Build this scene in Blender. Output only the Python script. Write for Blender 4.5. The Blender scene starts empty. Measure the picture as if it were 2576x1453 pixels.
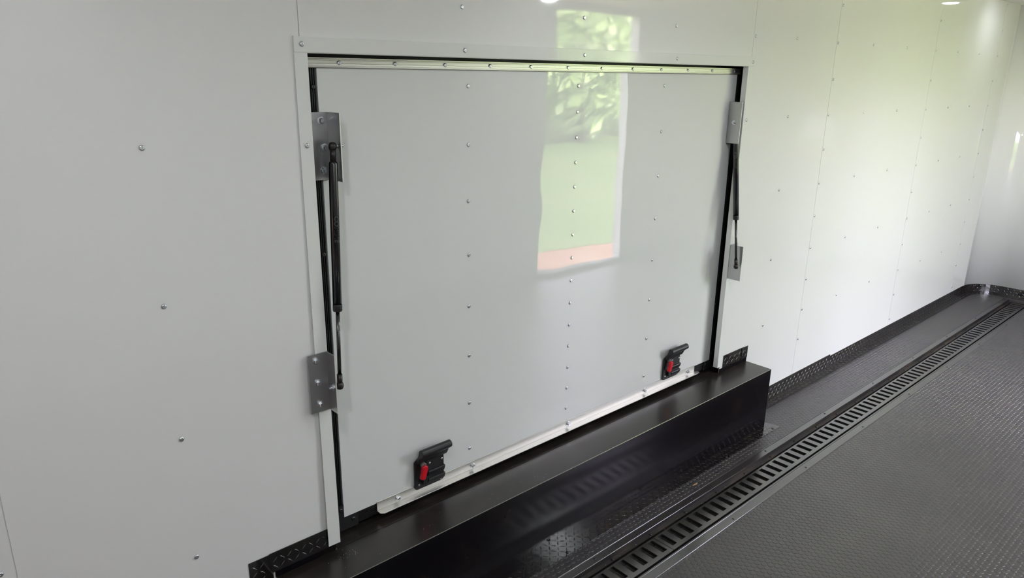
import bpy, math, random
import numpy as np
from mathutils import Vector, Matrix
random.seed(7)
sc = bpy.context.scene
COL = sc.collection
PI = math.pi

# ------------------------------------------------------------------ camera
CX, CY, CZ = -3.5601, -1.6531, 1.6270
YAW, PITCH, ROLL, FPX = 0.7344, 0.2923, 0.0141, 1805.34
F = Vector((math.cos(PITCH)*math.sin(YAW), math.cos(PITCH)*math.cos(YAW), -math.sin(PITCH)))
R0 = Vector((math.cos(YAW), -math.sin(YAW), 0)); U0 = R0.cross(F)
R1 = R0*math.cos(ROLL)+U0*math.sin(ROLL); U1 = -R0*math.sin(ROLL)+U0*math.cos(ROLL)
cd = bpy.data.cameras.new('camera'); cam = bpy.data.objects.new('camera', cd); COL.objects.link(cam)
m = Matrix((R1, U1, -F)).transposed().to_4x4(); m.translation = Vector((CX, CY, CZ)); cam.matrix_world = m
cd.sensor_fit = 'HORIZONTAL'; cd.sensor_width = 36.0; cd.lens = FPX/2576*36; cd.clip_start = 0.02; cd.clip_end = 300
sc.camera = cam

# ------------------------------------------------------------------ world, sun, exposure
sc.view_settings.view_transform = 'Standard'; sc.view_settings.look = 'None'
sc.view_settings.gamma = 1.0; sc.view_settings.use_curve_mapping = False
sc.view_settings.exposure = 0.48
w = bpy.data.worlds.new('sky'); sc.world = w; w.use_nodes = True
bg = w.node_tree.nodes['Background']; bg.inputs[0].default_value = (0.99, 0.94, 1.20, 1); bg.inputs[1].default_value = 12.6
sd = bpy.data.lights.new('sun', 'SUN'); sd.energy = 24; sd.angle = 0.01; sd.color = (1.0, 0.94, 0.84)
sun = bpy.data.objects.new('sun', sd); COL.objects.link(sun)
sun.rotation_euler = (math.radians(-38), math.radians(22), 0)      # from behind the trailer, over its roof
sc.cycles.use_denoising = True
sc.cycles.max_bounces = 12; sc.cycles.diffuse_bounces = 6; sc.cycles.glossy_bounces = 5
sc.cycles.sample_clamp_indirect = 6.0; sc.cycles.caustics_reflective = False; sc.cycles.caustics_refractive = False
# daylight gate in the open side doorway (sampling portal for the sky)
pd = bpy.data.lights.new('doorway_portal', 'AREA'); pd.shape = 'RECTANGLE'; pd.size = 0.98; pd.size_y = 2.0; pd.cycles.is_portal = True
po = bpy.data.objects.new('doorway_portal', pd); COL.objects.link(po); po.location = (0.93, -2.40, 1.05)
po.rotation_euler = (math.radians(90), 0, 0)                       # -Z of the lamp looks towards +Y (into the trailer)

# ------------------------------------------------------------------ materials
def mat(name, base, rough=0.5, metal=0.0, coat=0.0, coat_rough=0.05, spec=0.5, bump=None, var=None, ior=1.5):
    m = bpy.data.materials.new(name); m.use_nodes = True
    nt = m.node_tree; b = nt.nodes['Principled BSDF']
    b.inputs['Base Color'].default_value = (*base, 1); b.inputs['Roughness'].default_value = rough
    b.inputs['Metallic'].default_value = metal; b.inputs['Coat Weight'].default_value = coat
    b.inputs['Coat Roughness'].default_value = coat_rough; b.inputs['Specular IOR Level'].default_value = spec; b.inputs['IOR'].default_value = ior
    tc = nt.nodes.new('ShaderNodeTexCoord')
    if bump:                                                        # (scale, strength, distance[, stretch])
        mp = nt.nodes.new('ShaderNodeMapping'); nt.links.new(tc.outputs['Object'], mp.inputs[0])
        if len(bump) > 3: mp.inputs['Scale'].default_value = bump[3]
        n = nt.nodes.new('ShaderNodeTexNoise'); n.inputs['Scale'].default_value = bump[0]; n.inputs['Detail'].default_value = 1.5
        bp = nt.nodes.new('ShaderNodeBump'); bp.inputs['Strength'].default_value = bump[1]; bp.inputs['Distance'].default_value = bump[2]
        nt.links.new(mp.outputs[0], n.inputs['Vector']); nt.links.new(n.outputs['Fac'], bp.inputs['Height'])
        nt.links.new(bp.outputs[0], b.inputs['Normal']); nt.links.new(bp.outputs[0], b.inputs['Coat Normal'])
    if var:                                                         # (scale, colour2, lo, hi)
        mp2 = nt.nodes.new('ShaderNodeMapping'); nt.links.new(tc.outputs['Object'], mp2.inputs[0])
        if len(var) > 4: mp2.inputs['Scale'].default_value = var[4]
        n2 = nt.nodes.new('ShaderNodeTexNoise'); n2.inputs['Scale'].default_value = var[0]; n2.inputs['Detail'].default_value = 5
        cr = nt.nodes.new('ShaderNodeMapRange'); cr.inputs[1].default_value = var[2]; cr.inputs[2].default_value = var[3]
        mx = nt.nodes.new('ShaderNodeMix'); mx.data_type = 'RGBA'
        mx.inputs[6].default_value = (*base, 1); mx.inputs[7].default_value = (*var[1], 1)
        nt.links.new(mp2.outputs[0], n2.inputs['Vector']); nt.links.new(n2.outputs['Fac'], cr.inputs[0]); nt.links.new(cr.outputs[0], mx.inputs[0])
        nt.links.new(mx.outputs[2], b.inputs['Base Color'])
    return m

M = {}
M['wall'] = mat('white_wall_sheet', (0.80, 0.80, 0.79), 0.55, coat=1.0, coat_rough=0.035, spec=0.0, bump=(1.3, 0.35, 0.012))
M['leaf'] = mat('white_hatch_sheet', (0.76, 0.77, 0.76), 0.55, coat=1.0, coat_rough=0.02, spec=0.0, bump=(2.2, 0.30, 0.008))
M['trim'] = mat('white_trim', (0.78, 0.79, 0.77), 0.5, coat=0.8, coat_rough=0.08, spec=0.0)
M['wallfar'] = mat('lightened_front_sheet', (0.89, 0.88, 0.90), 0.55, coat=1.0, coat_rough=0.05, spec=0.0)  # lighter than the side sheets, extra brightness of the far end put into the colour
M['ceil'] = mat('ceiling_white', (0.80, 0.80, 0.79), 0.5)
M['alu'] = mat('mill_aluminium', (0.66, 0.65, 0.62), 0.42, metal=1.0, bump=(60, 0.15, 0.0006, (0.05, 1, 1)))
M['bracket'] = mat('bracket_aluminium', (0.52, 0.52, 0.53), 0.36, metal=1.0, bump=(60, 0.15, 0.0006, (1, 1, 0.06)))
M['edgeglint'] = mat('bracket_edge_glint', (0.85, 0.86, 0.80), 0.45, metal=0.6)  # pale tone stands in for the doorway reflected on the leg edges
M['zinc'] = mat('zinc_screw', (0.74, 0.77, 0.80), 0.25, metal=1.0)
M['blackscrew'] = mat('black_screw', (0.012, 0.012, 0.012), 0.25, coat=0.6)
M['blackplastic'] = mat('black_plastic', (0.012, 0.012, 0.013), 0.42, bump=(400, 0.1, 0.0004))
M['rubber'] = mat('black_seal', (0.010, 0.010, 0.010), 0.40)
M['strut'] = mat('black_strut_paint', (0.008, 0.008, 0.009), 0.16, coat=0.6, coat_rough=0.08)
M['rod'] = mat('dark_rod', (0.10, 0.10, 0.10), 0.22, metal=1.0)
M['socket'] = mat('ball_socket', (0.018, 0.014, 0.012), 0.35)
M['red'] = mat('red_lever', (0.62, 0.006, 0.018), 0.35)
M['greyplastic'] = mat('grey_button', (0.13, 0.12, 0.12), 0.4)
M['box'] = mat('black_box_paint', (0.005, 0.004, 0.005), 0.17, spec=0.14, bump=(3.0, 0.25, 0.006, (1, 1, 1.6)), var=(9, (0.014, 0.010, 0.008), 0.55, 0.75))
M['boxtop'] = mat('brown_box_top', (0.016, 0.013, 0.011), 0.27, spec=0.75, bump=(5.0, 0.2, 0.004), var=(14, (0.032, 0.025, 0.020), 0.5, 0.75))  # browner than the box sides, with stronger specular, for upward faces
M['boxedge'] = mat('box_edge_glint', (0.26, 0.26, 0.23), 0.35, metal=0.8)  # painted glint: pale bevel imitates the doorway's reflection along the box edges
M['atp'] = mat('tread_plate', (0.007, 0.006, 0.006), 0.12, ior=2.3, bump=(8, 0.25, 0.003), var=(11, (0.022, 0.017, 0.013), 0.5, 0.75))
M['rubberfloor'] = mat('coin_rubber', (0.031, 0.028, 0.029), 0.39, ior=1.95, bump=(140, 0.12, 0.0008), var=(3.0, (0.040, 0.036, 0.035), 0.45, 0.65))
M['rail'] = mat('rail_metal', (0.022, 0.021, 0.020), 0.20, ior=2.3, bump=(40, 0.2, 0.0008, (0.06, 1, 1)))
M['grate'] = mat('grate_metal', (0.024, 0.023, 0.022), 0.18, ior=2.4, var=(6, (0.030, 0.021, 0.014), 0.55, 0.7, (1, 3, 1)))
M['tray'] = mat('dirty_tray', (0.012, 0.010, 0.009), 0.45, var=(14, (0.045, 0.034, 0.026), 0.5, 0.7, (0.4, 2, 1)))
M['lettering'] = mat('grey_lettering', (0.20, 0.21, 0.21), 0.5)
M['chip'] = mat('wood_chip', (0.50, 0.30, 0.16), 0.7)
M['crumb'] = mat('pale_crumb', (0.62, 0.58, 0.50), 0.8)
M['grass'] = mat('grass', (0.115, 0.185, 0.050), 0.9, spec=0.1, var=(0.35, (0.16, 0.215, 0.075), 0.35, 0.65))
M['clay'] = mat('clay_ground', (0.30, 0.14, 0.09), 0.95, spec=0.1, var=(1.2, (0.35, 0.21, 0.15), 0.35, 0.65))
M['leafage'] = mat('leafage', (0.47, 0.66, 0.22), 0.8, spec=0.2, var=(2.5, (0.58, 0.68, 0.34), 0.4, 0.6))
M['bark'] = mat('bark', (0.10, 0.07, 0.05), 0.9)
lm = bpy.data.materials.new('lamp_lens'); lm.use_nodes = True
e = lm.node_tree.nodes['Principled BSDF']; e.inputs['Emission Color'].default_value = (0.92, 0.97, 1.0, 1); e.inputs['Emission Strength'].default_value = 750
M['lens'] = lm
l2 = lm.copy(); l2.name = 'dim_lamp_lens'; l2.node_tree.nodes['Principled BSDF'].inputs['Emission Strength'].default_value = 42; M['lens_dim'] = l2
l3 = lm.copy(); l3.name = 'mid_lamp_lens'; l3.node_tree.nodes['Principled BSDF'].inputs['Emission Strength'].default_value = 290; M['lens_mid'] = l3

# ------------------------------------------------------------------ mesh helpers
class MB:
    def __init__(s): s.v = []; s.f = []; s.smooth = []
    def add(s, vs, fs, smooth=False):
        k = len(s.v); s.v += [tuple(p) for p in vs]
        s.f += [tuple(i+k for i in f) for f in fs]; s.smooth += [smooth]*len(fs); return s
    def box(s, x0, x1, y0, y1, z0, z1):
        return s.hexa([(x0,y0,z0),(x1,y0,z0),(x1,y1,z0),(x0,y1,z0),(x0,y0,z1),(x1,y0,z1),(x1,y1,z1),(x0,y1,z1)])
    def hexa(s, p):
        return s.add(p, [(0,3,2,1),(4,5,6,7),(0,1,5,4),(1,2,6,5),(2,3,7,6),(3,0,4,7)])
    def lathe(s, prof, o, ax, n=20, smooth=True):
        """prof: list of (radius, height) from bottom to top; ax: unit direction"""
        ax = Vector(ax).normalized(); t = Vector((0,0,1)) if abs(ax.z) < .9 else Vector((1,0,0))
        a = ax.cross(t).normalized(); b = ax.cross(a); o = Vector(o); vs = []
        for r, h in prof:
            for i in range(n):
                q = 2*PI*i/n; vs.append(o+ax*h+(a*math.cos(q)+b*math.sin(q))*r)
        fs = [(j*n+i, j*n+(i+1) % n, (j+1)*n+(i+1) % n, (j+1)*n+i) for j in range(len(prof)-1) for i in range(n)]
        s.add(vs, fs, smooth); k = len(s.v)-len(vs); L = len(prof)-1
        s.f.append(tuple(k+i for i in reversed(range(n)))); s.f.append(tuple(k+L*n+i for i in range(n))); s.smooth += [False, False]
        return s
    def prism(s, poly, mapf, t0, t1):
        """poly 2D list, mapf(u,v,t)->3D"""
        n = len(poly); vs = [mapf(u, v, t0) for u, v in poly]+[mapf(u, v, t1) for u, v in poly]
        return s.add(vs, [tuple(reversed(range(n))), tuple(range(n, 2*n))]+[(i, (i+1) % n, n+(i+1) % n, n+i) for i in range(n)])
    def mesh(s, name, off=(0,0,0)):
        me = bpy.data.meshes.new(name)
        me.from_pydata([(a-off[0], b-off[1], c-off[2]) for a, b, c in s.v], [], s.f)
        me.polygons.foreach_set('use_smooth', s.smooth); me.update()
        import bmesh
        bm = bmesh.new(); bm.from_mesh(me); bmesh.ops.recalc_face_normals(bm, faces=bm.faces); bm.to_mesh(me); bm.free()
        return me

WL = {}
def link(name, data, parent=None, loc=(0,0,0)):
    """object at WORLD location loc"""
    o = bpy.data.objects.new(name, data); COL.objects.link(o); p = Vector((0,0,0))
    if parent: o.parent = parent; p = WL[parent.name]
    o.location = Vector(loc)-p; WL[o.name] = Vector(loc); return o
def part(name, mb, material, parent=None, bevel=0, seg=2, loc=None):
    """mb in WORLD coordinates; the object's origin goes to loc (default: the middle of its box)"""
    if loc is None:
        a = np.array(mb.v); lo, hi = a.min(0), a.max(0); loc = ((lo[0]+hi[0])/2, (lo[1]+hi[1])/2, lo[2])
    me = mb.mesh(name, loc); me.materials.append(M[material]); o = link(name, me, parent, loc)
    if bevel:
        b = o.modifiers.new('bevel', 'BEVEL'); b.width = bevel; b.segments = seg; b.limit_method = 'ANGLE'; b.angle_limit = math.radians(40)
    return o
def thing(name, label, cat, loc, group=None):
    o = bpy.data.objects.new(name, None); COL.objects.link(o); o.location = loc; o.empty_display_size = .05; WL[o.name] = Vector(loc)
    return tag(o, label, cat, group)
def tag(o, label, cat, group=None, kind=None):
    o['label'] = label; o['category'] = cat
    if group: o['group'] = group
    if kind: o['kind'] = kind
    return o
def struct(o, label=None):
    o['kind'] = 'structure'
    if label: o['label'] = label
    return o
_shared = {}
def stamp(name, key, maker, material, parent, loc, rot=(0,0,0), label=None):
    """small repeated part: shared mesh data around its own origin"""
    k = (key, material)
    if k not in _shared:
        me = maker().mesh(key); me.materials.append(M[material]); _shared[k] = me
    o = link(name, _shared[k], parent, loc); o.rotation_euler = rot
    if label: o['label'] = label
    return o

# screw head, axis +Z, seat at z=0
def pan_head(r=0.0064, h=0.0032):
    mb = MB(); n = 16
    prof = [(r*1.0, 0.0), (r*1.0, h*.25), (r*.9, h*.62), (r*.72, h*.88), (r*.56, h)]
    vs = [];
    for rr, hh in prof: vs += [(rr*math.cos(2*PI*i/n), rr*math.sin(2*PI*i/n), hh) for i in range(n)]
    star = [.50, .20, .20, .20]
    for z in (h, h*.35): vs += [(r*star[i % 4]*math.cos(2*PI*i/n), r*star[i % 4]*math.sin(2*PI*i/n), z) for i in range(n)]
    fs = [(j*n+i, j*n+(i+1) % n, (j+1)*n+(i+1) % n, (j+1)*n+i) for j in range(6) for i in range(n)]
    fs.append(tuple(6*n+i for i in range(n))); mb.add(vs, fs, False)
    for i in range(4*n): mb.smooth[i] = True
    return mb
def hex_bolt(r=0.0062, h=0.0088):
    mb = MB(); mb.lathe([(r*1.55, 0), (r*1.55, .0012), (r*1.2, .0016)], (0,0,0), (0,0,1), 20, False)
    mb.lathe([(r*1.12, .0014), (r*1.12, h*.85), (r*.92, h)], (0,0,0), (0,0,1), 6, False); return mb
OUT = (PI/2, 0, 0)                                                   # +Z of a part turned towards -Y (out of the wall)

# ------------------------------------------------------------------ structure: shell
H = 2.135; W = 2.34; XF = 2.95; XB = -6.0; RC = 0.22
DX0, DX1, DZ0, DZ1 = -2.742, -0.700, 0.286, 1.672                     # rough opening of the hatch
mb = MB(); g = 0.0011
seams = [XB, -4.90, -3.476, -2.748, -0.7565, -0.013, 1.259, 2.4255, XF-RC]
for a, b in zip(seams[:-1], seams[1:]):
    a2, b2 = a+g, b-g
    mb.box(a2, b2, 0, .004, DZ1 if a == -2.748 else 0, H)
mb.box(XB, DX0, .004, .10, 0, H); mb.box(DX1, XF-RC, .004, .10, 0, H)
mb.box(DX0, DX1, .004, .10, DZ1, H); mb.box(DX0, DX1, .004, .10, 0, DZ0)
wall_left = struct(part('wall_left', mb, 'wall', loc=(0, 0, 0)), 'glossy white sheet wall with thin vertical seams and rows of screws')
def wall_screw(x, z, y=0.0): return stamp('wall_screw', 'pan_head', pan_head, 'zinc', wall_left, (x, y, z), (PI/2, random.uniform(0, 1.5), 0))
for x, n0 in ((0.0, 11), (1.2721, 12), (2.4384, 12)):
    for i in range(-1, n0): wall_screw(x, 1.9515-.1668*i)
for x in (-.3974, .4011, .8338, 1.6461, 2.0483):
    for i in range(5): wall_screw(x, 1.789-.3345*i)
wall_screw(-.743, 1.785); wall_screw(-.743, 1.955)
for x in (-2.2659, -1.7752, -1.2873): wall_screw(x, 1.797)
for x, z in ((-3.119, 1.466), (-3.117, 1.116), (-3.117, .785), (-3.118, .458), (-3.503, .605), (-3.503, 1.30)): wall_screw(x, z)

def arc(cx, cy, r, a0, a1, n):
    return [(cx+r*math.cos(a0+(a1-a0)*i/n), cy+r*math.sin(a0+(a1-a0)*i/n)) for i in range(n+1)]
mb = MB()                                                            # far wall with its rounded corners
pth = arc(XF-RC, -RC, RC, PI/2, 0, 16)+arc(XF-RC, -W+RC, RC, 0, -PI/2, 16)
n = len(pth); vs = [(x, y, 0) for x, y in pth]+[(x, y, H) for x, y in pth]
mb.add(vs, [(i, i+1, n+i+1, n+i) for i in range(n-1)], True)
out = [(XF-RC, .05), (XF+.06, .05), (XF+.06, -W-.05), (XF-RC, -W-.05)]
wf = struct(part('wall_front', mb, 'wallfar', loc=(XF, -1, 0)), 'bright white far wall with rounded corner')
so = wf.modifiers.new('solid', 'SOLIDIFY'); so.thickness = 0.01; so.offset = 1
mb = MB().box(XB-.05, XB, -W-.05, .05, 0, H); struct(part('wall_back', mb, 'wall'), 'white rear wall')
# opposite wall with the open side doorway
OX0, OX1, OZ0, OZ1 = 0.445, 1.423, 0.03, 2.085
mb = MB().box(XB, OX0, -W-.06, -W, 0, H).box(OX1, XF-RC, -W-.06, -W, 0, H).box(OX0, OX1, -W-.06, -W, OZ1, H).box(OX0, OX1, -W-.06, -W, -.05, OZ0)
struct(part('wall_right', mb, 'wall'), 'white opposite wall with open side doorway')
fr = MB().box(OX1-.004, OX1+.035, -W-.075, -W+.012, OZ0, OZ1).box(OX0-.035, OX0+.004, -W-.075, -W+.012, OZ0, OZ1).box(OX0-.035, OX1+.035, -W-.075, -W+.012, OZ1-.004, OZ1+.02)
struct(part('trim_4', fr, 'trim'), 'white frame of the open side doorway')
struct(part('trim_12', MB().box(OX0+.004, OX1-.004, -W-.0605, -W+.006, -.002, OZ0+.004), 'blackplastic'), 'black threshold of the open side doorway')
struct(part('ceiling', MB().box(XB, XF+.06, -W-.06, .05, H, H+.04), 'ceil'), 'white ceiling')

# ------------------------------------------------------------------ floor: coin rubber with the slot for the drain rail
FY1, FY2 = -0.289, -0.432; RX1 = 2.862
mb = MB().box(XB, XF+.05, FY1, .05, -.06, 0).box(XB, XF+.05, -W-.05, FY2, -.06, 0).box(RX1, XF+.05, FY2, FY1, -.06, 0)
k0 = len(mb.v)
def coins(x0, x1, y0, y1, px=.0242, py=.0184, r=.0098, h=.0013, n=10):
    pts = []; j = 0; y = y0+r
    while y < y1-r+.002:
        x = x0+r+(px/2 if j % 2 else 0)
        while x < x1-r: pts.append((x, y)); x += px
        y += py; j += 1
    return np.array(pts)
pts = np.concatenate([coins(-2.2, 2.84, -.2752, -.040), coins(-2.95, 2.84, -2.322, -.4560)])
# keep only coins which clear the tread plate along the box and the region the camera side can see
keep = ~((pts[:, 0] < -.53) & (pts[:, 1] > -.183)); pts = pts[keep]
nn = 10; ang = np.arange(nn)*2*PI/nn
ring = lambda r, z: np.stack([r*np.cos(ang), r*np.sin(ang), np.full(nn, z)], 1)
unit = np.concatenate([ring(.0098, 0.0), ring(.0093, .0008), ring(.0086, .0011)])
allv = (pts[:, None, :2].repeat(3*nn, 1)); allv = np.concatenate([allv, np.zeros(allv.shape[:2]+(1,))], 2)+unit[None]
me = bpy.data.meshes.new('floor')
uf = [(j*nn+i, j*nn+(i+1) % nn, (j+1)*nn+(i+1) % nn, (j+1)*nn+i) for j in range(2) for i in range(nn)]
uq = np.array(uf); N = len(pts)
quads = (uq[None]+(np.arange(N)*3*nn)[:, None, None]).reshape(-1, 4)+k0
caps = (np.arange(2*nn, 3*nn)[None]+(np.arange(N)*3*nn)[:, None])+k0
V = np.concatenate([np.array(mb.v), allv.reshape(-1, 3)]); bq = np.array(mb.f)
loops = np.concatenate([bq.ravel(), quads.ravel(), caps.ravel()]).astype(np.int32)
cnt = np.concatenate([np.full(len(bq), 4), np.full(len(quads), 4), np.full(N, nn)]).astype(np.int32)
me.vertices.add(len(V)); me.vertices.foreach_set('co', V.astype(np.float32).ravel())
me.loops.add(len(loops)); me.loops.foreach_set('vertex_index', loops)
me.polygons.add(len(cnt)); me.polygons.foreach_set('loop_start', (np.cumsum(cnt)-cnt).astype(np.int32))
me.polygons.foreach_set('use_smooth', np.zeros(len(cnt), dtype=bool)); me.update(calc_edges=True); me.validate(); me.materials.append(M['rubberfloor'])
floor = struct(link('floor', me), 'dark grey rubber floor with raised round coin pattern')

# ------------------------------------------------------------------ tread plate
def lug(mb, c, t, b, nrm, L=.0215, Wd=.0042, hh=.0015):
    """raised lozenge at c, long axis t, cross axis b"""
    c, t, b, nrm = map(Vector, (c, t, b, nrm))
    base = [c-t*L/2, c-t*L/4-b*Wd*.42, c+t*L/4-b*Wd*.42, c+t*L/2, c+t*L/4+b*Wd*.42, c-t*L/4+b*Wd*.42]
    top = [c-t*L*.22+nrm*hh, c+t*L*.22+nrm*hh]
    mb.add(base+top, [(0,1,6), (1,2,7,6), (2,3,7), (3,4,7), (4,5,6,7), (5,0,6)], True)
def wallpath(s, d):
    """s runs along x on the left wall, round the corner, then along -y; d = distance off the wall. -> x, y, tangent, inward normal"""
    L1 = XF-RC; A = RC*PI/2
    if s <= L1: return s, -d, (1, 0, 0), (0, -1, 0)
    if s <= L1+A:
        a = (s-L1)/RC; r = RC-d
        return L1+r*math.sin(a), -RC+r*math.cos(a), (math.cos(a), -math.sin(a), 0), (-math.sin(a), -math.cos(a), 0)
    return XF-d, -RC-(s-L1-A), (0, -1, 0), (-1, 0, 0)
def kick(name, s0, s1, h, leg, label, z0=0.0, t=.0016, pitch=.021, extra=0):
    mb = MB(); ns = max(1, int((s1-s0)/.03)) if s1 > XF-RC else 1
    prof = [(0+extra, z0+h), (t+extra, z0+h), (t+extra, z0+t), (leg, z0+t), (leg, z0), (0+extra, z0)] if leg else [(extra, z0+h), (t+extra, z0+h), (t+extra, z0), (extra, z0)]
    npf = len(prof); vs = []
    for i in range(ns+1):
        s = s0+(s1-s0)*i/ns
        for d, z in prof:
            x, y, _, _ = wallpath(s, d); vs.append((x, y, z))
    fs = [(i*npf+j, i*npf+(j+1) % npf, (i+1)*npf+(j+1) % npf, (i+1)*npf+j) for i in range(ns) for j in range(npf)]
    fs += [tuple(range(npf)), tuple(ns*npf+j for j in range(npf))]
    mb.add(vs, fs)
    up = Vector((0,0,1)); k = 0; s = s0+pitch*.7
    while s < s1-pitch*.5:
        j = 0; z = z0+pitch*.75
        while z < z0+h-pitch*.3:
            x, y, tg, nr = wallpath(s, t+extra); tg = Vector(tg); q = 1 if (k+j) % 2 else -1
            lug(mb, (x, y, z), (tg+up*q).normalized(), (tg*q-up).normalized(), nr); z += pitch; j += 1
        d = pitch*.55
        while leg and d < leg-pitch*.3:
            x, y, tg, nr = wallpath(s, d); tg = Vector(tg); nr = Vector(nr); q = 1 if (k+j) % 2 else -1
            lug(mb, (x, y, z0+t), (tg+nr*q).normalized(), (tg*q-nr).normalized(), up); d += pitch; j += 1
        s += pitch; k += 1
    return struct(part(name, mb, 'atp'), label)
LEND = XF-RC+RC*PI/2
kick('baseboard_left', -.520, .440, .082, .052, 'black diamond tread plate kick board right of the wheel box')
kick('baseboard_left_far', .440, XF-RC-.02, .072, .050, 'black diamond tread plate kick board along the far wall panels')
kick('baseboard_front', XF-RC-.02, LEND+2.0, .070, .052, 'black tread plate kick board round the far corner')
def mirror_last(o):
    for v in o.data.vertices: v.co.y = -v.co.y
    o.location.y = -W-o.location.y; o.data.flip_normals()
mirror_last(kick('baseboard_right', -2.6, OX0-.04, .082, .052, 'tread plate kick board on the opposite wall left of the doorway'))
mirror_last(kick('baseboard_right_far', OX1+.04, XF-RC-.02, .082, .052, 'tread plate kick board on the opposite wall beyond the doorway'))
kick('trim_5', -.733, -.560, .0605, 0, 'short black tread plate above right end of wheel box', z0=.3165)
kick('trim_6', -.575, -.522, .0600, 0, 'black tread plate end piece at right end of wheel box', z0=.3165, extra=.0022)
kick('trim_7', -2.938, -2.762, .0610, 0, 'black tread plate above left end of wheel box', z0=.3165, extra=.0022)
kick('trim_8', -2.9945, -2.930, .374, 0, 'black tread plate end piece left of wheel box')
mb = MB()                                                            # plate along the foot of the box
poly = [(-3.0, -.130), (-.52, -.130), (-.50, -.100), (-.474, -.193), (-3.0, -.193)]
mb.prism(poly, lambda u, v, t: (u, v, t), 0.0004, .0022)
k = 0; x = -2.99
while x < -.50:
    for j, y in enumerate((-.148, -.169, -.189) if x < -.53 else (-.13, -.151, -.172)):
        q = 1 if (k+j) % 2 else -1
        lug(mb, (x, y, .0022), Vector((1, q, 0)).normalized(), Vector((q, -1, 0)).normalized(), (0,0,1))
    x += .021; k += 1
t9 = struct(part('trim_9', mb, 'atp'), 'black tread plate strip on the floor along the wheel box')
for x in (-.526, -.935, -1.43, -1.95, -2.45): stamp('strip_screw', 'pan_head', pan_head, 'blackscrew', t9, (x, -.183, .0022))

# ------------------------------------------------------------------ wheel box
mb = MB().box(-2.925, -.5225, -.1365, -.0006, 0.0, .2965)
def top_faces(o):
    o.data.materials.append(M['boxtop'])
    for p in o.data.polygons: p.material_index = 1 if p.normal.z > .5 else 0
    return o
struct(top_faces(part('trim_11', MB().box(DX0+.0105, DX1-.0105, .0001, .0860, DZ0-.0005, .2964).box(-2.925, -2.7425, -.0022, -.0001, .2966, .3166).box(-.7590, -.5225, -.0022, -.0001, .2966, .3166), 'box')), 'black sill behind the wheel box under the hatch')
bx = tag(top_faces(part('wheel_box', mb, 'box', bevel=.0016, seg=2)), 'long glossy black wheel box on the floor below the hatch', 'wheel box')
bx.data.materials.append(M['boxedge']); bx.modifiers['bevel'].material = 2


# ------------------------------------------------------------------ hatch surround (trim)
mb = MB().box(-2.7655, -.7415, -.0062, 0, 1.6665, 1.7025).box(-2.735, -.781, -.004, .020, 1.6650, 1.6670)
tt = struct(part('trim_1', mb, 'trim', bevel=.0008), 'white trim strip over the top of the hatch')
for x in (-2.7458, -2.2614, -1.7738, -1.2767, -.7531): stamp('trim_screw', 'pan_head', pan_head, 'zinc', tt, (x, -.0062, 1.6850 if x != -.7531 else 1.683), (PI/2, .4, 0))
mb = MB()                                                            # left strip bows off the wall towards its foot
N_ = 12; prof = []
for i in range(N_+1):
    q = i/N_; z = 1.6665-(1.6665-.3250)*q; dy = -.0036-.0085*q**2
    prof.append((z, dy))
vs = []
for z, dy in prof: vs += [(-2.7655-.003*(1.6665-z)/1.34, dy, z), (-2.7325, dy-.001, z), (-2.7325, dy+.016, z), (-2.7345, dy+.016, z), (-2.7345, dy+.0012, z), (-2.7655-.003*(1.6665-z)/1.34, dy+.0016, z)]
n = 6; mb.add(vs, [(i*n+j, i*n+(j+1) % n, (i+1)*n+(j+1) % n, (i+1)*n+j) for i in range(N_) for j in range(n)]+[tuple(range(n)), tuple(N_*n+j for j in range(n))])
tl = struct(part('trim_2', mb, 'trim'), 'white trim strip up the left side of the hatch')
stamp('trim_screw', 'pan_head', pan_head, 'zinc', tl, (-2.7485, -.0046, 1.4510), (PI/2, .9, 0))
mb = MB()
mb.prism([(-.7815, -.0045), (-.7400, -.0030), (-.7400, -.0006), (-.7795, -.0024), (-.7795, .0190), (-.7815, .0190)], lambda u, v, t: (u, v, t), .3290, 1.6665)
tr = struct(part('trim_3', mb, 'trim'), 'white trim strip up the right side of the hatch')
stamp('trim_screw', 'pan_head', pan_head, 'zinc', tr, (-.7524, -.0040, 1.4500), (PI/2, .2, 0))

# ------------------------------------------------------------------ hatch door
YL = .055; LX0, LX1, LZ0, LZ1 = -2.6810, -.7620, .3475, 1.6300
hatch = thing('hatch_door', 'large white rectangular hatch door in the side wall above the wheel box', 'hatch', (-1.72, YL, LZ0))
part('door_leaf', MB().box(LX0, LX1, YL, YL+.018, LZ0, LZ1+.025), 'leaf', hatch, bevel=.0006)
def leaf_screw(x, z): stamp('leaf_screw', 'pan_head', pan_head, 'zinc', hatch, (x, YL, z), (PI/2, random.uniform(0, 1.5), 0))
for i in range(8): leaf_screw(-2.2018, 1.5883-.1690*i); leaf_screw(-1.2590, 1.5883-.1690*i)
for i in range(15): leaf_screw(-1.7319, 1.5883-.0845*i)
part('leak_stop', MB().box(DX0-.01, DX1+.01, .1005, .106, DZ0-.01, DZ1+.01).box(DX0+.0165, DX1-.0165, .088, .1005, DZ0+.012, DZ1-.012), 'rubber', hatch)  # unseen panel added behind the leaf to stop daylight leaking through the gaps
struct(part('trim_10', MB().box(DX0, DX0+.010, .006, .100, .2975, DZ1).box(DX1-.010, DX1, .006, .100, .2975, DZ1).box(DX0+.010, DX1-.010, .006, .100, DZ1-.004, DZ1).box(DX0+.010, DX1-.010, .0865, .0875, .2970, .330), 'rubber'), 'black lining of the hatch opening')
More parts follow.
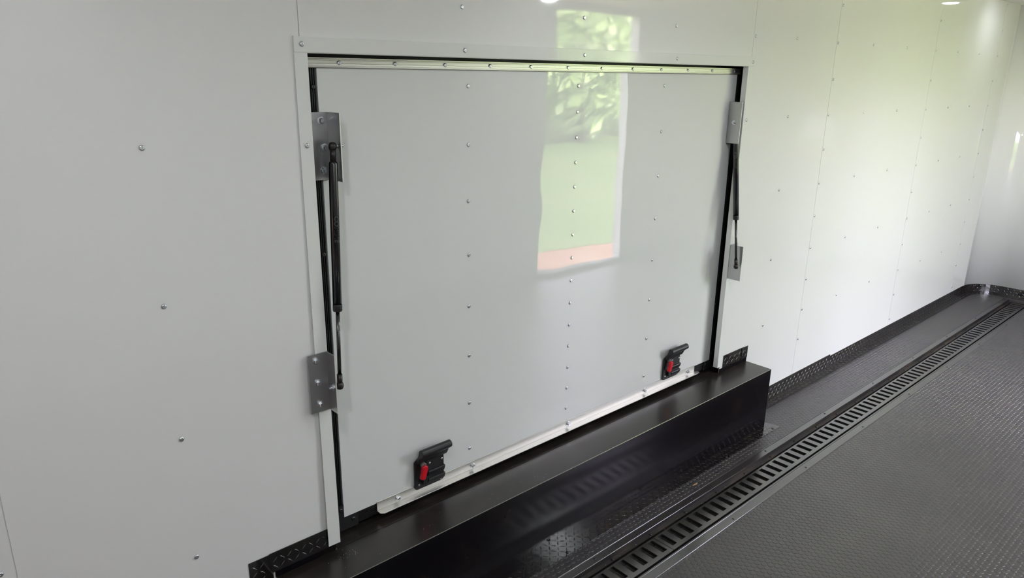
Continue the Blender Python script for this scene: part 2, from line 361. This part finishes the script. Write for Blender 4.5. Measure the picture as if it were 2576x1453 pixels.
# hinge rail: ribbed aluminium
y0 = YL-.0005; zr = 1.6325
pr = [(0, 0), (-.004, 0), (-.0055, .0020), (-.0055, .0035), (-.0020, .0048), (-.0020, .0064), (-.0042, .0070), (-.0042, .0105), (-.0022, .0112),
      (-.0022, .0180), (-.0042, .0188), (-.0042, .0202), (-.0020, .0208), (-.0020, .0216), (-.0050, .0222), (-.0050, .0248), (0, .0248)]
hg = part('hinge_rail', MB().prism(pr, lambda u, v, t: (t, y0+u, zr+v), -2.7250, -.7440), 'alu', hatch)
for i in range(12): stamp('rail_screw', 'pan_head', pan_head, 'zinc', hg, (-2.6195+.1664*i, y0-.0024, zr+.0130), (PI/2, random.uniform(0, 1.5), 0))
# ribbed black seals
def seal(name, horiz, a0, a1, b0, b1):
    pr = [(b0, .016)]; nr = 6; st = (b1-b0)/nr
    for i in range(nr): pr += [(b0+st*(i+.15), 0), (b0+st*(i+.55), 0), (b0+st*(i+.65), .0028), (b0+st*(i+1.0), .0028)]
    pr += [(b1, .016)]
    f = (lambda u, v, t: (t, YL+.002+v, u)) if horiz else (lambda u, v, t: (u, YL+.002+v, t))
    return part(name, MB().prism(pr, f, a0, a1), 'rubber', hatch)
sl = seal('weather_seal', False, .3120, 1.6320, -2.7140, -2.6820)
sr = seal('weather_seal', False, .3120, 1.6320, -.7610, -.7300)
sb = seal('weather_seal', True, -2.645, -.800, .3090, .3465)
for z in (1.5874, 1.1581): stamp('seal_screw', 'pan_head', pan_head, 'blackscrew', sl, (-2.6925, YL+.002, z), OUT)
for z in (1.55, .62, .93, 1.22): stamp('seal_screw', 'pan_head', pan_head, 'blackscrew', sr, (-.7530, YL+.002, z), OUT)
for sx, x0 in ((1, -2.7140), (-1, -.7300)):                            # black corner plates
    p = [(x0, .3060), (x0+sx*.078, .3060), (x0+sx*.078, .3465), (x0+sx*.0320, .3465), (x0+sx*.0320, .392), (x0, .392)]
    cp = part('corner_plate', MB().prism(p, lambda u, v, t: (u, t, v), YL-.0022, YL+.002), 'blackplastic', hatch)
    for x, z in ((x0+sx*.022, .3775), (x0+sx*.062, .3330)): stamp('plate_screw', 'pan_head', pan_head, 'blackscrew', cp, (x, YL-.0022, z), OUT)
# pull rail: aluminium angle along the foot, chamfered ends on the ledge
mb = MB().box(-2.5700, -.8850, YL-.0035, YL-.0002, .3232, .3535)
ch = [(-2.5700, YL-.0035), (-2.5700, YL-.0190), (-2.5590, YL-.0280), (-.8900, YL-.0280), (-.8720, YL-.0230), (-.8700, YL-.0130), (-.8850, YL-.0035)]
mb.prism(ch, lambda u, v, t: (u, v, t), .3205, .3235)
pl = part('pull_rail', mb, 'alu', hatch, bevel=.0005, seg=1); pl['label'] = 'bare aluminium angle'
for x in (-2.4948, -2.1920, -1.7209, -1.2524, -.9409): stamp('rail_bolt', 'hex_bolt', hex_bolt, 'zinc', pl, (x, YL-.0035, .3375), OUT)

# strut brackets: aluminium angle, one leg flat, one leg out of the wall
def bracket(name, par, xf, side, z0, z1, yp, yo, wp, bolts, hole, label=None):
    """xf: x of the outstanding leg; side: -1 plate to the left, +1 to the right"""
    t = .0032
    p = [(xf, yp), (xf+side*wp, yp), (xf+side*wp, yp-t), (xf+side*t, yp-t), (xf+side*t, yo), (xf, yo)]
    b = part(name, MB().prism(p, lambda u, v, t_: (u, v, t_), z0, z1), 'bracket', par, bevel=.0004, seg=1)
    b.data.materials.append(M['edgeglint'])
    for f in b.data.polygons:
        if f.normal.y < -.9 and f.area < .002 and abs(f.center.y+b.location.y+(WL[par.name].y if par else 0)-yo) < .001: f.material_index = 1
    for x, z in bolts: stamp('bracket_bolt', 'hex_bolt', hex_bolt, 'zinc', b, (x, yp-t, z), OUT)
    if label: b['label'] = label
    return b
bracket('strut_bracket', hatch, -2.6600, -1, 1.3560, 1.5265, YL-.0026, -.0140, .0480, [(-2.6808, 1.5055), (-2.6748, 1.4385), (-2.6790, 1.3805)], None)
bracket('strut_bracket', hatch, -.8025, 1, 1.3535, 1.5235, YL-.0026, -.0065, .0450, [(-.780, 1.505), (-.780, 1.384)], None)
lb = bracket('strut_bracket', None, -2.7345, -1, .7480, .9150, -.0092, -.0540, .0565, [(-2.7690, .8960), (-2.7665, .8330), (-2.7640, .7705)], None)
tag(lb, 'grey aluminium angle bracket with three bolts on left trim below the hatch strut', 'bracket')
rb = bracket('strut_bracket', None, -.7790, 1, .7620, .9170, -.0055, -.0680, .0540, [(-.744, .896), (-.744, .785)], None)
tag(rb, 'grey aluminium bracket on right trim holding foot of the far strut', 'bracket')

# gas struts
def strut(label, top, bot, ts, bs, label_text):
    """ts/bs: +1/-1 = side on which the ball stud runs to its bracket"""
    T, B = Vector(top), Vector(bot); ax = (B-T).normalized(); L = (B-T).length
    th = thing('gas_strut', label, 'strut', bot)
    at = lambda d: T+ax*d
    part('cylinder', MB().lathe([(.0070, .036), (.0108, .0385), (.0117, .042), (.0117, L-.222)], T, ax, 28), 'strut', th)
    part('end_sleeve', MB().lathe([(.0121, L-.2222), (.0123, L-.219), (.0123, L-.206), (.0110, L-.2035), (.0040, L-.2035)], T, ax, 28), 'blackplastic', th)
    part('piston_rod', MB().lathe([(.0052, L-.205), (.0052, L-.020)], T, ax, 20), 'rod', th)
    for o, d, s, l in ((T, ax, ts, .037), (B, -ax, bs, .032)):
        e = MB().lathe([(.0075, .004), (.0073, l)], o, d, 20)
        e.lathe([(.0034, -.0108), (.0080, -.0088), (.0102, -.002), (.0098, .004), (.0076, .009)], o, d, 22)
        part('ball_socket', e, 'socket', th)
        ax2 = (s, 0, 0)
        st = MB().lathe([(.0034, .004), (.0034, .0115), (.0044, .0118), (.0044, .0135), (.0034, .0138), (.0034, .0150)], o, ax2, 14)
        part('ball_stud', st, 'zinc', th)
    return th
s1 = strut('near black gas strut along the left edge of the hatch', (-2.6765, .0040, 1.4447), (-2.7185, -.0400, .8210), 1, -1, None)
s2 = strut('far black gas strut along the right edge of the hatch', (-.7870, .0240, 1.4400), (-.8025, -.0560, .8310), -1, 1, None)
# nuts on the outer faces of the bracket legs
def nut(par, x, y, z, s):
    mb = MB().lathe([(.0090, 0), (.0090, .0012)], (x, y, z), (s, 0, 0), 20, False).lathe([(.0064, .0012), (.0066, .0062)], (x, y, z), (s, 0, 0), 6, False).lathe([(.0032, .0062), (.0032, .0125)], (x, y, z), (s, 0, 0), 12, False)
    part('lock_nut', mb, 'zinc', par)
brs = [o for o in hatch.children if o.name.startswith('strut_bracket')]
nut(brs[0], -2.6600, .0040, 1.4447, 1); nut(brs[1], -.8025, .0240, 1.4400, -1)
nut(lb, -2.7377, -.0400, .8210, -1); nut(rb, -.7758, -.0560, .8310, 1)

# lettering on the near strut barrel
def lettering(text, parent, T, B, z, faceang, size, name='logo'):
    cu = bpy.data.curves.new(name, 'FONT'); cu.body = text; cu.size = size; cu.align_x = 'LEFT'; cu.align_y = 'CENTER'
    cu.fill_mode = 'NONE'; cu.bevel_depth = .00022; cu.bevel_resolution = 0; cu.resolution_u = 3
    tmp = bpy.data.objects.new('tmp', cu); COL.objects.link(tmp)
    dg = bpy.context.evaluated_depsgraph_get(); me = bpy.data.meshes.new_from_object(tmp.evaluated_get(dg)); bpy.data.objects.remove(tmp)
    T, B = Vector(T), Vector(B); ax = (B-T).normalized(); f = Vector((math.cos(faceang), math.sin(faceang), 0))
    f = (f-ax*f.dot(ax)).normalized(); side = f.cross(ax)             # reading direction runs down the barrel
    d0 = (T.z-z)/-ax.z; r = .0118
    for v in me.vertices:
        u, w_ = v.co.x, v.co.y; a = w_/r
        p = T+ax*(d0+u)+(f*math.cos(a)+side*math.sin(a)*-1)*(r+v.co.z); v.co = p-Vector(WL[parent.name])
    me.materials.append(M['lettering']); o = link(name, me, parent, WL[parent.name]); return o
cyl = [o for o in s1.children if o.name.startswith('cylinder')][0]
lettering('CONINE', cyl, (-2.6765, .0040, 1.4447), (-2.7185, -.0400, .8210), 1.272, math.radians(-92), .0175)
cyl = [o for o in s2.children if o.name.startswith('cylinder')][0]
lettering('CONINE', cyl, (-.7870, .0240, 1.4400), (-.8025, -.0560, .8310), 1.318, math.radians(-160), .0175)

# ------------------------------------------------------------------ door latches
def rrect(x0, x1, z0, z1, r, n=5):
    p = []
    for cx, cz, a in ((x1-r, z1-r, 0), (x0+r, z1-r, 90), (x0+r, z0+r, 180), (x1-r, z0+r, 270)):
        for i in range(n+1):
            q = math.radians(a+90*i/n); p.append((cx+r*math.cos(q), cz+r*math.sin(q)))
    return p
def latch(x, z):
    """x, z: lower left corner of the base plate"""
    fy = lambda u, v, t: (x+u, YL-t, z+v)
    base = part('door_latch', MB().prism(rrect(0, .115, 0, .106, .011), fy, .0036, .0088), 'blackplastic', hatch, bevel=.0012)
    base['label'] = 'black plastic slam latch'
    part('latch_body', MB().prism(rrect(.040, .109, .010, .102, .004), fy, .0080, .0150), 'blackplastic', base, bevel=.0012)
    for v in (.0125, .0400):                                          # two sloped ribs across the body
        part('rib', MB().prism([(.0145, v), (.0160, v), (.0215, v+.0150), (.0200, v+.0185), (.0145, v+.0200)], lambda u, v_, t: (x+t, YL-u, z+v_), .046, .112), 'blackplastic', base, bevel=.0008)
    # paddle: leaves the plate, runs outwards and ends in a round grip bar
    cy, cv, rr = .0350, .1400, .0125
    pr = [(.0080, .094), (.0150, .0945), (.0200, .102), (.0275, .118)]
    pr += [(cy+rr*math.cos(math.radians(a)), cv+rr*math.sin(math.radians(a))) for a in range(-60, 181, 24)]
    pr += [(.0210, .132), (.0150, .118), (.0080, .112)]
    part('paddle', MB().prism(pr, lambda u, v, t: (x+t, YL-u, z+v), .007, .1235), 'blackplastic', base, bevel=.003, seg=3)
    part('button', MB().lathe([(.0095, .0085), (.0095, .0230), (.0078, .0250)], (x+.0270, YL, z+.0890), (0, -1, 0), 20), 'greyplastic', base)
    lv = [(.0175, .0880), (.0265, .0915), (.0365, .0865), (.0370, .0750), (.0320, .0620), (.0250, .0415), (.0090, .0460), (.0145, .0660)]
    r = part('lever', MB().prism(lv, fy, .0190, .0330), 'red', base, bevel=.003, seg=3); r['label'] = 'red lever'
    part('bolt_housing', MB().prism(rrect(.026, .043, .016, .044, .003), fy, .0080, .0200), 'blackplastic', base, bevel=.001)
    for u, v, t in ((.0540, .0840, .0150), (.1020, .0830, .0150), (.1030, .0060, .0088), (.0160, .0160, .0088)):
        stamp('latch_screw', 'small_head', lambda: pan_head(.0042, .0018), 'zinc', base, (x+u, YL-t, z+v), (PI/2, .5, 0))
latch(-2.4320, .3385); latch(-1.1335, .3495)

# ------------------------------------------------------------------ drain rail in the floor
rail = thing('floor_rail', 'long black metal channel rail sunk in the rubber floor', 'rail', (0, -.36, 0))
X0 = -3.4
fl = MB().box(X0, RX1, -.289, -.2605, 0, .0026).box(X0, RX1, -.2605, -.2575, 0, .0012).box(X0, RX1, -.2575, -.2540, 0, .0030)
fa = part('rail_flange', fl, 'rail', rail, bevel=.0004, seg=1)
fl = MB().box(X0, RX1, -.473, -.4405, 0, .0026).box(X0, RX1, -.4405, -.4385, 0, .0012).box(X0, RX1, -.4385, -.4320, 0, .0024)
fb = part('rail_flange', fl, 'rail', rail, bevel=.0004, seg=1)
# tray: side walls, ledges and bottom
D = -.052
tray = MB().prism([(-.289, 0), (-.289, D), (-.432, D), (-.432, 0), (-.4305, 0), (-.4305, -.0285), (-.420, -.0285), (-.420, D+.002), (-.304, D+.002), (-.304, -.0200), (-.2960, -.0185), (-.2905, -.0170), (-.2905, 0)],
                 lambda u, v, t: (t, u, v), X0, RX1-.001)
part('rail_tray', tray, 'tray', rail)
mini = lambda: pan_head(.0048, .0022)
for i in range(10):
    x = -2.480+.5765*i
    if x < 2.8:
        stamp('flange_screw', 'mini_head', mini, 'blackscrew', fa, (x, -.2715, .0026), (0, 0, i))
        stamp('flange_screw', 'mini_head', mini, 'blackscrew', fb, (x+.004, -.4600, .0026), (0, 0, i))
for i in range(24): stamp('tray_screw', 'mini_head', lambda: pan_head(.0048, .0022), 'blackscrew', rail, (-2.275+.2185*i, -.2975, -.0170), (0, 0, i))
def grate(x0, x1, slots, label):
    """flat frame with cross slots; slots: x of the left side of each 26 mm slot"""
    y0, y1, s0, s1, zt, zb = -.4100, -.3170, -.3925, -.3245, -.0150, -.0270; sw = .0262; mb = MB()
    mb.box(x0, x1, s1, y1, zb, zt); mb.box(x0, x1, y0, s0, zb, zt)
    xs = [x0]+[v for s in slots for v in (s, s+sw)]+[x1]
    for a, b in zip(xs[0::2], xs[1::2]): mb.box(a, b, s0, s1, zb, zt)
    mb.box(x0, x1, y0+.0005, y0+.006, D+.002, zb+.001); mb.box(x0, x1, y1-.006, y1-.0005, D+.002, zb+.001)   # feet that stand on the tray
    return tag(part('drain_grate', mb, 'grate', None), label, 'grate')
P_ = .05495
far = [-.8446+P_*k for k in range(-14, 68)]
grate(-1.6300, 2.856, far, 'long black slotted drain grate in the floor rail, beyond the joint')
near = [-1.6740-P_*k for k in range(0, 30)][::-1]
grate(-3.36, -1.6325, near, 'nearer black slotted drain grate in the floor rail, before the joint')

# ------------------------------------------------------------------ litter
vs = [(-1.2455, -.2215, 0), (-1.236, -.2255, 0), (-1.218, -.2262, 0), (-1.2155, -.2240, 0), (-1.229, -.2205, 0)]
mb = MB(); mb.add([(a, b, .0015) for a, b, _ in vs]+[(a, b, .0032) for a, b, _ in vs], [(4,3,2,1,0), (5,6,7,8,9)]+[(i, (i+1) % 5, 5+(i+1) % 5, 5+i) for i in range(5)])
tag(part('wood_chip', mb, 'chip'), 'small tan sliver of wood on the rubber between wheel box and rail', 'wood chip')
mb = MB()
def crumb(x, y, z, r):
    vs = [(x+r*random.uniform(.6, 1.2)*a, y+r*random.uniform(.6, 1.2)*b, z+max(0, r*.8*c+r*.5)) for a, b, c in ((1,0,0), (0,1,0), (-1,0,0), (0,-1,0), (0,0,1), (0,0,-.8))]
    mb.add(vs, [(0,1,4), (1,2,4), (2,3,4), (3,0,4), (1,0,5), (2,1,5), (3,2,5), (0,3,5)])
for _ in range(60): crumb(random.uniform(-1.5, 1.2), random.uniform(-1.3, -.48), .0013, random.uniform(.0008, .0018))
for _ in range(26): crumb(random.uniform(-2.0, .8), random.uniform(-.25, -.2), .0013, random.uniform(.0008, .0016))
for _ in range(40): crumb(random.uniform(-2.0, 1.0), random.uniform(-.312, -.298), -.018, random.uniform(.0008, .0017))
tag(part('litter', mb, 'crumb', loc=(0, 0, 0)), 'tiny pale crumbs scattered over the rubber floor and rail', 'crumbs', kind='stuff')
mb = MB()
for _ in range(16): crumb(random.gauss(-2.715, .022), random.gauss(-.045, .010), .2966, random.uniform(.0006, .0013))
for _ in range(34): crumb(random.uniform(-2.85, -.6), random.uniform(-.12, -.02), .2965, random.uniform(.0004, .0009))
tag(part('dust', mb, 'crumb', loc=(-1.7, -.07, .2966)), 'pale specks of dust on top of the wheel box', 'dust', kind='stuff')

# ------------------------------------------------------------------ ceiling lamps (seen as reflections in the wall)
def lamp(x, y, label, lens='lens'):
    t = thing('ceiling_light', label, 'light', (x, y, H), 'ceiling lights')
    part('housing', MB().lathe([(.070, 0), (.070, .008), (.062, .014)], (x, y, H), (0, 0, -1), 32), 'trim', t)
    part('diffuser', MB().lathe([(.045, .0135), (.040, .018), (.022, .0205)], (x, y, H), (0, 0, -1), 32), lens, t)
lamp(.20, -2.16, 'round light on the ceiling near the side doorway')
lamp(2.12, -.25, 'dimmer round light on the ceiling above the far wall panels', 'lens_dim')
lamp(-1.60, -1.05, 'round light on the middle of the ceiling level with the hatch', 'lens_mid')
lamp(-3.50, -1.05, 'round light on the ceiling level with the plain wall left of the hatch', 'lens_mid')
lamp(-3.00, -2.16, 'round light on the ceiling behind the camera side', 'lens_mid')

# ------------------------------------------------------------------ outside, through the open doorway
GZ = -.60
struct(part('ground', MB().box(-12, 14, -4.6, -2.45, GZ-.1, GZ).box(-12, 14, -2.45, 3, GZ-.1, GZ-.02), 'clay'), 'bare clay ground beside the doorway')
struct(part('lawn', MB().box(-30, 34, -60, -4.6, GZ-.1, GZ+.01), 'grass'), 'green lawn outside the doorway')
def tree(x, y, h, r, label):
    t = thing('tree', label, 'tree', (x, y, GZ), 'trees outside the doorway'); mb = MB()
    mb.lathe([(.22, -.05), (.16, h*.3), (.10, h*.7)], (x, y, GZ), (0, 0, 1), 12); part('trunk', mb, 'bark', t)
    cr = MB(); rnd = random.Random(int(x*100+y*7))
    for _ in range(1500):
        a = rnd.uniform(0, 2*PI); u = rnd.uniform(-1, 1); q = rnd.uniform(.55, 1)
        c = Vector((x+r*q*(1-u**4)**.5*math.cos(a), y+r*q*(1-u**4)**.5*math.sin(a), GZ+h*.50+h*.46*q*u))
        s = rnd.uniform(.14, .34); n = Vector((rnd.gauss(0, 1), rnd.gauss(0, 1), rnd.gauss(0, 1))).normalized(); b = n.orthogonal().normalized(); d = n.cross(b)
        cr.add([c+b*s, c+d*s*.6+n*.05, c-b*s, c-d*s*.6+n*.05], [(0, 1, 2, 3)])
    part('crown', cr, 'leafage', t)
spots = [(-13+4.0*i, -15.5, 5.0+.4*((i*7) % 3), 1.7) for i in range(11)]+[(-14.8+4.6*i, -21.0, 6.6, 2.2) for i in range(10)]
od = ['first', 'second', 'third', 'fourth', 'fifth', 'sixth', 'seventh', 'eighth', 'ninth', 'tenth', 'last']
for k, (x, y, h, r) in enumerate(spots):
    tree(x, y, h, r, ('round leafy tree beyond the lawn outside the doorway, %s of front row' % od[k]) if k < 11 else ('taller leafy tree outside the doorway, %s of the back row' % od[k-11]))
